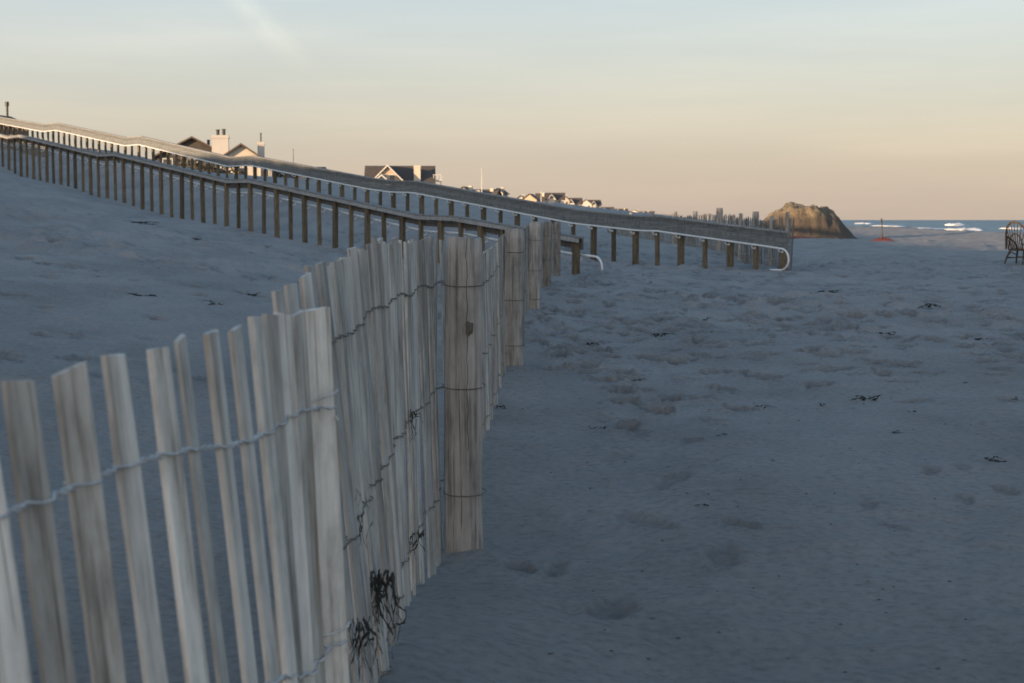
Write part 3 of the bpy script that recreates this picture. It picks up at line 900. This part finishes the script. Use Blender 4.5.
# ------------------------------------------------------------------ rattan chair
def make_chair():
    Y = 39.6; X = 14.15; g = ground_z(X, Y)
    ch = thing('rattan_chair', (X, Y, g), 'brown rattan chair with an open fan back on the sand at the right edge', 'chair')
    # local axes: +x the way it faces (to the right in the photo), y sideways
    ch.rotation_euler = (0, 0, R(40))
    def b(name, fn, par=ch):
        m = MB(); fn(m); return m.build(name, M_RATTAN, par, None, True)
    def rimf(s):  # fan back rim : s from -1 to 1
        a = s*math.pi*0.5
        return Vector((-0.30 - 0.11*math.cos(a) + 0.16*abs(math.sin(a))**2.5, 0.36*math.sin(a), 0.44 + 0.74*math.cos(a)**0.75 if abs(s) < 1 else 0.44))
    def rim(m): m.tube([rimf(-1+2*k/28) for k in range(29)], .026, 7)
    b('back_rim', rim)
    b('inner_hoop', lambda m: m.tube([Vector((-0.27 - 0.06*math.cos(a*.5*math.pi), 0.2*math.sin(a*math.pi*.5), 0.44+0.42*max(0,math.cos(a*math.pi*.5))**.8)) for a in [k/10-1 for k in range(21)]], .016, 6))
    for k in range(9):
        s = -0.72+1.44*k/8
        def sp(m, s=s): m.tube([Vector((-0.25, 0.18*s, 0.42)), rimf(s)*0.55 + Vector((-0.25,0.18*s,0.42))*0.45, rimf(s)], .012, 5)
        b('back_spoke', sp)
    def seat(m):
        n = 24
        for z in (0.40, 0.445):
            for k in range(n):
                a = 2*math.pi*k/n
                m.v.append((0.02+0.29*math.cos(a), 0.29*math.sin(a), z))
        for k in range(n): m.f.append((k, (k+1) % n, n+(k+1) % n, n+k))
        m.f.append(tuple(range(n-1,-1,-1))); m.f.append(tuple(n+k for k in range(n)))
        m.tube([(0.02+0.30*math.cos(2*math.pi*k/n), 0.30*math.sin(2*math.pi*k/n), .42) for k in range(n+1)], .024, 6, False)
    b('seat', seat)
    for sy in (-1, 1):
        b('armrest', lambda m: m.tube([rimf(sy*.62), Vector((-0.15, sy*.36, .80)), Vector((0.08, sy*.37, .70)), Vector((0.24, sy*.33, .62)), Vector((0.27, sy*.26, .42))], .022, 7))
        for k in range(3):
            b('arm_spoke', lambda m: m.tube([Vector((-.16+.13*k, sy*.28, .42)), Vector((-.15+.14*k, sy*.36, .78-.05*k))], .011, 5))
        b('leg', lambda m: m.tube([Vector((-.20, sy*.2, .42)), Vector((-.30, sy*.25, .2)), Vector((-.39, sy*.28, -.06))], [.026,.024,.02], 7))
        b('leg', lambda m: m.tube([Vector((.20, sy*.22, .42)), Vector((.21, sy*.25, .2)), Vector((.22, sy*.27, -.06))], [.026,.024,.02], 7))
        b('stretcher', lambda m: m.tube([Vector((-.30, sy*.25, .2)), Vector((.21, sy*.25, .2))], .014, 6))
        b('brace', lambda m: m.tube([Vector((-.26, sy*.23, .27)), Vector((-.05, sy*.26, .36)), Vector((.205, sy*.24, .27))], .012, 5))
    b('stretcher', lambda m: m.tube([Vector((-.30, -.25, .22)), Vector((-.30, .25, .22))], .014, 6))
    b('stretcher', lambda m: m.tube([Vector((.21, -.25, .22)), Vector((.21, .25, .22))], .014, 6))
    ch.scale = (1.03, 1.03, 1.02)
make_chair()

# ------------------------------------------------------------------ houses along the dunes
def flue(m, x, y, z, r, h):
    m.tube([(x, y, z), (x, y, z+h)], r, 8)
    m.tube([(x, y, z+h), (x, y, z+h+.08)], r*1.3, 8)

def house(label, loc, rot, w, d, hw, hr, wall, roof, axis='x', chim=(), wins=(), gables=(), group='beach houses behind the dunes', fine=False):
    """w along local x, d along local y (front is -y), walls hw high, roof rise hr; axis = way the ridge runs"""
    root = thing('beach_house', loc, label, 'house', group)
    root.rotation_euler = (0, 0, rot)
    wm, rm = WALLS[wall], ROOFS[roof]
    sw = Matrix.Identity(4) if axis == 'y' else Matrix.Rotation(R(90), 4, 'Z')
    a, b = (w, d) if axis == 'y' else (d, w)       # a = width of the gable, b = ridge length
    mb = MB()
    mb.prism([(-a/2,-1.5),(a/2,-1.5),(a/2,hw),(0,hw+hr),(-a/2,hw)], -b/2, b/2, sw)
    mb.build('wall', wm, root)
    ov = .45; th = .22
    sl = hr/(a/2)
    mb = MB()
    top = hw+hr+th*.9
    e = a/2+ov
    mb.prism([(-e,hw-ov*sl+.03),(-e+.05,hw-ov*sl+th),(0,top),(e-.05,hw-ov*sl+th),(e,hw-ov*sl+.03),(0,hw+hr+.03)], -b/2-ov, b/2+ov, sw)
    rf = mb.build('roof', rm, root)
    if fine:
        for s in (-1, 1):
            mb = MB()
            y0 = s*(b/2+ov)
            mb.prism([(-e-.02,hw-ov*sl-.12),(-e-.02,hw-ov*sl+th*.9),(0,top-.03),(e+.02,hw-ov*sl+th*.9),(e+.02,hw-ov*sl-.12),(0,hw+hr-.2)], y0-.06 if s < 0 else y0+.003, y0-.003 if s < 0 else y0+.06, sw)
            mb.build('rake_trim', M_TRIM, rf)
    for (cx, cy, cw, cd, ct, pots, cm) in chim:
        mb = MB(); mb.box(cx-cw/2, cx+cw/2, cy-cd/2, cy+cd/2, 0.3, ct)
        mb.box(cx-cw/2-.06, cx+cw/2+.06, cy-cd/2-.06, cy+cd/2+.06, ct-.28, ct-.1)
        c = mb.build('chimney', WALLS[cm], rf)
        for (px, r, h) in pots:
            mb = MB(); flue(mb, cx+px, cy, ct, r, h); mb.build('flue', M_IRON, rf)
    for (gx, gw, gd, gh, gr, gm) in gables:
        mb = MB(); mb.prism([(gx-gw/2,-1.5),(gx+gw/2,-1.5),(gx+gw/2,gh),(gx,gh+gr),(gx-gw/2,gh)], -d/2-gd, 0)
        gwg = mb.build('gable_wing', WALLS[gm], root)
        s2 = gr/(gw/2); e = gw/2+.4
        mb = MB(); mb.prism([(gx-e,gh-.4*s2+.03),(gx-e,gh-.4*s2+.25),(gx,gh+gr+.24),(gx+e,gh-.4*s2+.25),(gx+e,gh-.4*s2+.03),(gx,gh+gr+.03)], -d/2-gd-.4, 0)
        mb.build('gable_roof', rm, gwg)
        mb = MB(); mb.prism([(gx-e-.02,gh-.4*s2-.02),(gx-e-.02,gh-.4*s2+.2),(gx,gh+gr+.2),(gx+e+.02,gh-.4*s2+.2),(gx+e+.02,gh-.4*s2-.02),(gx,gh+gr-.05)], -d/2-gd-.5, -d/2-gd-.403)
        mb.build('rake_trim', M_TRIM, gwg)
        for k in (-1, 1):
            mb = MB(); x = gx+k*gw*.13; zz = gh+gr*.16
            mb.box(x-.5, x+.5, -d/2-gd-.05, -d/2-gd+.02, zz-.1, zz+.95)
            f = mb.build('window', M_TRIM, gwg)
            mb = MB(); mb.box(x-.4, x+.4, -d/2-gd-.055, -d/2-gd-.051, zz, zz+.85); mb.build('pane', M_GLASS, gwg) if False else None
            mb.build('pane', M_GLASS, f)
    for (face, x, z, ww, hh) in wins:
        z = min(z, hw-hh-.2)
        if z < -.6: continue
        fr, pn = MB(), MB()
        if face == 'f':
            fr.box(x-ww/2, x+ww/2, -d/2-.06, -d/2+.02, z, z+hh); pn.box(x-ww/2+.1, x+ww/2-.1, -d/2-.066, -d/2-.062, z+.1, z+hh-.1)
        else:
            fr.box(w/2-.02, w/2+.06, x-ww/2, x+ww/2, z, z+hh); pn.box(w/2+.062, w/2+.066, x-ww/2+.1, x+ww/2-.1, z+.1, z+hh-.1)
        f = fr.build('window', M_TRIM, root); pn.build('pane', M_GLASS, f)
    return root

def hloc(px, z, gz=None):
    x = (px-512)/F*z
    return (x, z, float(base_h(x, z)) if gz is None else gz)
def top_h(py, z): return CAM_H + (220-py)/F*z
ROWROT = -0.134
def win_row(w, z, n, ww=1.0, hh=1.3): return [('f', -w/2 + w*(k+.5)/n, z, ww, hh) for k in range(n)]

# house at the very left: only a dark roof edge and its stove pipe clear the railing
l = hloc(-3, 150); T = top_h(115.5, 150)-l[2]
h = house('leftmost house, only its dark roof and thin pipe above the ramp railing', l, ROWROT-.1, 4.6, 6, T-1.2, 1.0, 'brown', 'dark', 'y', wins=win_row(4.6, 2.2, 2))
mb = MB(); mb.tube([(2.0,-.3,T-1.2),(2.0,-.3,top_h(105.5,150)-l[2])], .12, 8); mb.tube([(2.0,-.3,top_h(105.5,150)-l[2]-.3),(2.0,-.3,top_h(104,150)-l[2])], .2, 8)
mb.build('stove_pipe', M_IRON, h)
# dark roof left of the big chimney
l = hloc(196, 140); T = top_h(140.3, 140)-l[2]
h = house('low house with a dark gabled roof left of the big white chimney', l, .17, 6.6, 5, T-1.75, 1.7, 'dark', 'brown', 'y', wins=win_row(7, 1.6, 3))
mb = MB(); flue(mb, 1.5, -1.5, T-1.1, .14, .9); mb.build('flue', M_IRON, h)
# cream gable with the big white chimney and a small one
l = hloc(245, 134); T = top_h(147.0, 134)-l[2]
h = house('cream house with one wide white chimney with two flues and one narrow chimney', l, .13, 5.4, 5, T-1.85, 1.8, 'cream', 'brown', 'y',
      chim=[(-1.95,-1.5,1.5,.9,top_h(137.5,134)-l[2],[(-.22,.16,.45),(.32,.16,.5)],'white'), (1.72,-1.2,.62,.65,top_h(143.5,134)-l[2],[(0,.07,.75)],'white')],
      wins=win_row(6.2, 2.2, 3, .9, 1.4)+[('s', -1.5, 2.4, 1, 1.3), ('s', 1.5, 2.4, 1, 1.3)])
l = hloc(292, 146); T = top_h(168.5, 146)-l[2]
house('low white house seen between the railing posts right of the two chimneys', l, ROWROT, 6.4, 6, T-1.2, 1.1, 'white', 'brown', 'x', wins=win_row(6.4, 1.2, 4, .8, 1.2))
l = hloc(330, 160); T = top_h(177, 160)-l[2]
house('low tan house seen between the railing posts left of the gabled house', l, ROWROT, 5.5, 6, T-1.0, .9, 'tan', 'brown', 'x', wins=win_row(5.5, .8, 3, .8, 1.1))
# the gabled house
l = hloc(401, 220); T = top_h(166.3, 220)-l[2]
h = house('shingled house with a sunlit white trimmed gable and long dark roof over the railing', l, 0.05, 9.9, 8, T-3.0, 2.8, 'tan', 'dark', 'x',
      chim=[(2.65,-3.2,1.0,.9,T-.1,[],'cream')],
      wins=win_row(9.9, 1.2, 5), gables=((-1.75, 5.2, 1.2, T-2.85, 2.6, 'tan'), (-2.6, 3.4, 2.6, T-3.2, 1.5, 'cream')))
mb = MB(); mb.box(5.0, 6.4, -2.8, 1.0, T-2.4, T-2.25)
for k in range(6): mb.box(6.3, 6.4, -2.75+k*.74, -2.65+k*.74, T-2.25, T-1.5)
mb.box(6.28, 6.42, -2.8, 1.0, T-1.5, T-1.42)
for k in range(3): mb.box(5.1+k*.55, 5.18+k*.55, -2.8, -2.72, T-2.25, T-1.5)
mb.box(5.0, 6.4, -2.82, -2.7, T-1.5, T-1.42)
mb.box(5.2, 5.35, -2.6, -2.45, -1, T-2.4); mb.box(6.15, 6.3, -2.6, -2.45, -1, T-2.4)
mb.build('roof_deck', M_TRIM, h)
# further row
ROW = [ # px, Z, top y, width px, wall, roof, axis, label
 (467,330,187.0,17,'cream','brown','y','pale flat looking house just right of the gabled house, left of the white flagpole'),
 (487,345,189.5,22,'brown','brown','x','long low brown house directly behind the white flagpole'),
 (500,365,188.5,11,'cream','dark','y','small dark roofed house at the right end of the low brown house'),
 (520,470,195.5,10,'white','brown','y','leftmost white house of the distant cluster'),
 (531,455,194.0,15,'tan','brown','y','distant house with the brightest front gable of the cluster'),
 (541,500,193.5,9,'grey','dark','x','narrow dark house at the tall post in the distant cluster'),
 (555,480,193.0,17,'white','dark','x','broadest and tallest house of the distant cluster'),
 (563,540,196.0,10,'cream','brown','y','distant cream gable right of the broadest house'),
 (574,600,198.0,14,'brown','dark','x','distant low dark house in the middle right of the cluster'),
 (586,640,199.5,12,'white','brown','y','distant white gable near the right end of the cluster'),
 (594,680,200.0,11,'grey','dark','x','last tall dark roof at the right end of the distant cluster'),
 (606,900,207.0,14,'tan','brown','x','tiny low house just past the dark end of the distant cluster'),
 (620,1000,208.8,14,'brown','dark','x','tiny dark house on the far dune line'),
 (634,1150,210.0,12,'cream','brown','y','tiny pale house on the far dune line'),
 (645,1300,211.3,10,'brown','brown','x','tiniest and most distant house on the dune line'),
]
for (px, z, ty, wpx, wa, ro, ax, lb) in ROW:
    l = hloc(px, z); T = top_h(ty, z)-l[2]; w = wpx*z/F
    hr = min(T*.42, w*.38 if ax == 'y' else T*.38)
    nw = max(2, int(w/2.4))
    wins = win_row(w, max(.6, T-hr-1.9), nw, .9, 1.2)
    chim = [(w*.28, -1, .8, .8, T+.15, [], 'cream')] if RND.random() < .5 else []
    gb = ((-w*.18, w*.42, .8, (T-hr)*.92, hr*.8, 'cream'),) if (ax == 'x' and w > 3.8) else ()
    house(lb, l, RND.uniform(-.25,.1), w, RND.uniform(6, 9), T-hr-.2, hr, wa, ro, ax, chim, wins, gb)

def pole(px, z, py0, r, label, name='flagpole', mat=M_TRIM):
    l = hloc(px, z); hh = top_h(py0, z)-l[2]
    mb = MB(); mb.tube([(0,0,-1),(0,0,hh*.5),(0,0,hh)], [r,r*.85,r*.6], 8)
    mb.tube([(0,0,hh),(0,0,hh+r*2)], [r*1.5,r*1.2], 8)
    tag(mb.build(name, mat, None, l, True), label, 'pole')
pole(482, 320, 169.5, .10, 'tall white flagpole standing left of the distant house cluster')
pole(541, 440, 193.0, .15, 'short pale pole in front of the distant house cluster')
pole(295, 145, 150.5, .035, 'thin antenna mast above the ramp railing left of the gabled house', 'antenna_mast', M_IRON)
# dune shrubs: low scrub on the far dunes
def scrub(px, z, w, h, label):
    l = hloc(px, z); mb = MB(); r2 = random.Random(px)
    for k in range(420):
        a = r2.uniform(0, 6.28); q = math.sqrt(r2.random())
        c = Vector((q*math.cos(a)*w/2, q*math.sin(a)*w/4, r2.random()*h*(1-q*q)*(.7+.5*vs(q*4+a))))
        s = r2.uniform(.12,.3)*h*.4
        n = Vector((r2.uniform(-1,1), r2.uniform(-1,1), r2.uniform(-.3,1))).normalized(); t1 = n.orthogonal().normalized()*s; t2 = n.cross(t1)*.6
        mb.add([c-t1, c+t2, c+t1, c-t2], [(0,1,2,3)])
    mb.tube([(0,0,-.3),(0,0,h*.6)], [.08,.03], 5)
    tag(mb.build('scrub', paint('scrub_leaf', (0.075,0.06,0.035), .9, .4, 3), None, l), label, 'shrub', 'low scrub on the far dunes')
for (px, z, w, h, lb) in ((215,124,6,2.0,'brown scrub behind the railing posts under the big white chimney'),(275,136,5,1.6,'orange brown scrub among the railing posts right of the two chimneys'),
        (190,118,6,1.9,'brown scrub behind the railing posts under the dark roof'),(610,780,22,3.2,'dark scrub line on the far dune at the end of the house cluster'),
        (660,1200,40,3.0,'last low scrub on the far dune before the picket fence'),(510,410,10,2.2,'scrub on the dune left of the distant cluster'),(444,260,9,2.2,'scrub on the dune right of the gabled house')):
    scrub(px, z, w, h, lb)

# ------------------------------------------------------------------ light, sky, camera
az = math.atan2(-SUN_DIR2.x, -SUN_DIR2.y)
sun = bpy.data.lights.new('sun', 'SUN'); sun.energy = 5.0; sun.angle = R(0.5); sun.color = (1.0, 0.70, 0.43)
so = bpy.data.objects.new('sun', sun); COL.objects.link(so)
Dv = Vector((SUN_DIR2.x*math.cos(SUN_EL), SUN_DIR2.y*math.cos(SUN_EL), -math.sin(SUN_EL)))
so.rotation_euler = Dv.to_track_quat('-Z', 'Y').to_euler()
so.location = (-60, -60, 40)

W = bpy.data.worlds.new('World'); SC.world = W; W.use_nodes = True
t = W.node_tree; bg = t.nodes['Background']
sky = t.nodes.new('ShaderNodeTexSky'); sky.sky_type = 'NISHITA'; sky.sun_disc = False
sky.sun_elevation = SUN_EL; sky.sun_rotation = az
sky.air_density = 1.0; sky.dust_density = 1.5; sky.ozone_density = 1.0; sky.altitude = 0
tc = t.nodes.new('ShaderNodeTexCoord')
v = mapping(t, tc.outputs['Generated'], (1.5, 1.5, 14), (0.0, 0.12, 0.35))
cl = ramp(t, noise(t, v, 2.2, 5, 0.55), [(0.42, 0.0), (0.72, 1.0)])
nrm = t.nodes.new('ShaderNodeVectorMath'); nrm.operation = 'NORMALIZE'; t.links.new(tc.outputs['Generated'], nrm.inputs[0])
sz = t.nodes.new('ShaderNodeSeparateXYZ'); t.links.new(nrm.outputs[0], sz.inputs[0])
air = ramp(t, math_(t, 'MAXIMUM', sz.outputs[2], 0.0), [(0.0, (0.62,0.505,0.425)), (0.04, (0.655,0.56,0.475)), (0.063, (0.675,0.61,0.525)), (0.10, (0.67,0.67,0.625)),
      (0.135, (0.67,0.72,0.725)), (0.16, (0.60,0.69,0.745)), (0.32, (0.35,0.60,0.88)), (1.0, (0.135,0.35,0.68))])
vm = t.nodes.new('ShaderNodeVectorMath'); vm.operation = 'SCALE'; vm.inputs['Scale'].default_value = 4.2; t.links.new(air, vm.inputs[0])
vn = t.nodes.new('ShaderNodeVectorMath'); vn.operation = 'SCALE'; vn.inputs['Scale'].default_value = 0.20; t.links.new(sky.outputs[0], vn.inputs[0])
va = t.nodes.new('ShaderNodeVectorMath'); va.operation = 'ADD'; t.links.new(vm.outputs[0], va.inputs[0]); t.links.new(vn.outputs[0], va.inputs[1])
c = mix(t, math_(t, 'MULTIPLY', cl, 0.9), va.outputs[0], mix(t, 1.0, va.outputs[0], (1.12, 1.09, 1.06), 'MULTIPLY'))
# extra warm glow added to the sky behind the camera, to brighten the pickets
gd = t.nodes.new('ShaderNodeVectorMath'); gd.operation = 'DOT_PRODUCT'; t.links.new(nrm.outputs[0], gd.inputs[0]); gd.inputs[1].default_value = Vector((-0.20, -0.97, 0.08)).normalized()
gl = math_(t, 'POWER', math_(t, 'MAXIMUM', gd.outputs['Value'], 0.0), 3.6)
gs = t.nodes.new('ShaderNodeVectorMath'); gs.operation = 'SCALE'; gs.inputs[0].default_value = (6.6, 5.0, 3.5); t.links.new(gl, gs.inputs['Scale'])
ga = t.nodes.new('ShaderNodeVectorMath'); ga.operation = 'ADD'; t.links.new(c, ga.inputs[0]); t.links.new(gs.outputs[0], ga.inputs[1])
c = ga.outputs[0]
# a faint, spreading vapour trail
def sky_dir(px, py):
    pit = math.atan((341.5-220.0)/F); u = (px-512)/F; w = (341.5-py)/F
    return Vector((u, math.cos(pit)+w*math.sin(pit), -math.sin(pit)+w*math.cos(pit))).normalized()
pn = sky_dir(228, -12).cross(sky_dir(312, 76)).normalized()
dp = t.nodes.new('ShaderNodeVectorMath'); dp.operation = 'DOT_PRODUCT'; t.links.new(nrm.outputs[0], dp.inputs[0]); dp.inputs[1].default_value = pn
band = ramp(t, math_(t, 'ABSOLUTE', dp.outputs['Value']), [(0.0, 1.0), (0.011, 0.0)])
hgt = ramp(t, sz.outputs[2], [(0.095, 0.0), (0.13, 1.0)])
wisp = ramp(t, noise(t, nrm.outputs[0], 40, 4, .6), [(0.35, 0.3), (0.65, 1.0)])
side = ramp(t, sz.outputs[1], [(0.5, 0.0), (0.9, 1.0)])
trail = math_(t, 'MULTIPLY', math_(t, 'MULTIPLY', math_(t, 'MULTIPLY', band, hgt), wisp), side)
c = mix(t, math_(t, 'MULTIPLY', trail, 0.8), c, mix(t, 1.0, c, (1.22, 1.17, 1.11), 'MULTIPLY'))
t.links.new(c, bg.inputs['Color'])
bg.inputs['Strength'].default_value = 0.1

cam = bpy.data.cameras.new('camera'); co = bpy.data.objects.new('camera', cam); COL.objects.link(co)
cam.lens = 50; cam.sensor_width = 36; cam.clip_end = 120000; cam.clip_start = 0.05
co.location = (0, 0, CAM_H)
co.rotation_euler = (R(90) - math.atan((341.5-220.0)/F), 0, 0)
cam.dof.use_dof = True; cam.dof.focus_distance = 6.5; cam.dof.aperture_fstop = 8.0
SC.camera = co
vw = SC.view_settings
vw.view_transform = 'Standard'; vw.look = 'None'; vw.gamma = 1; vw.exposure = 1.0; vw.use_curve_mapping = False
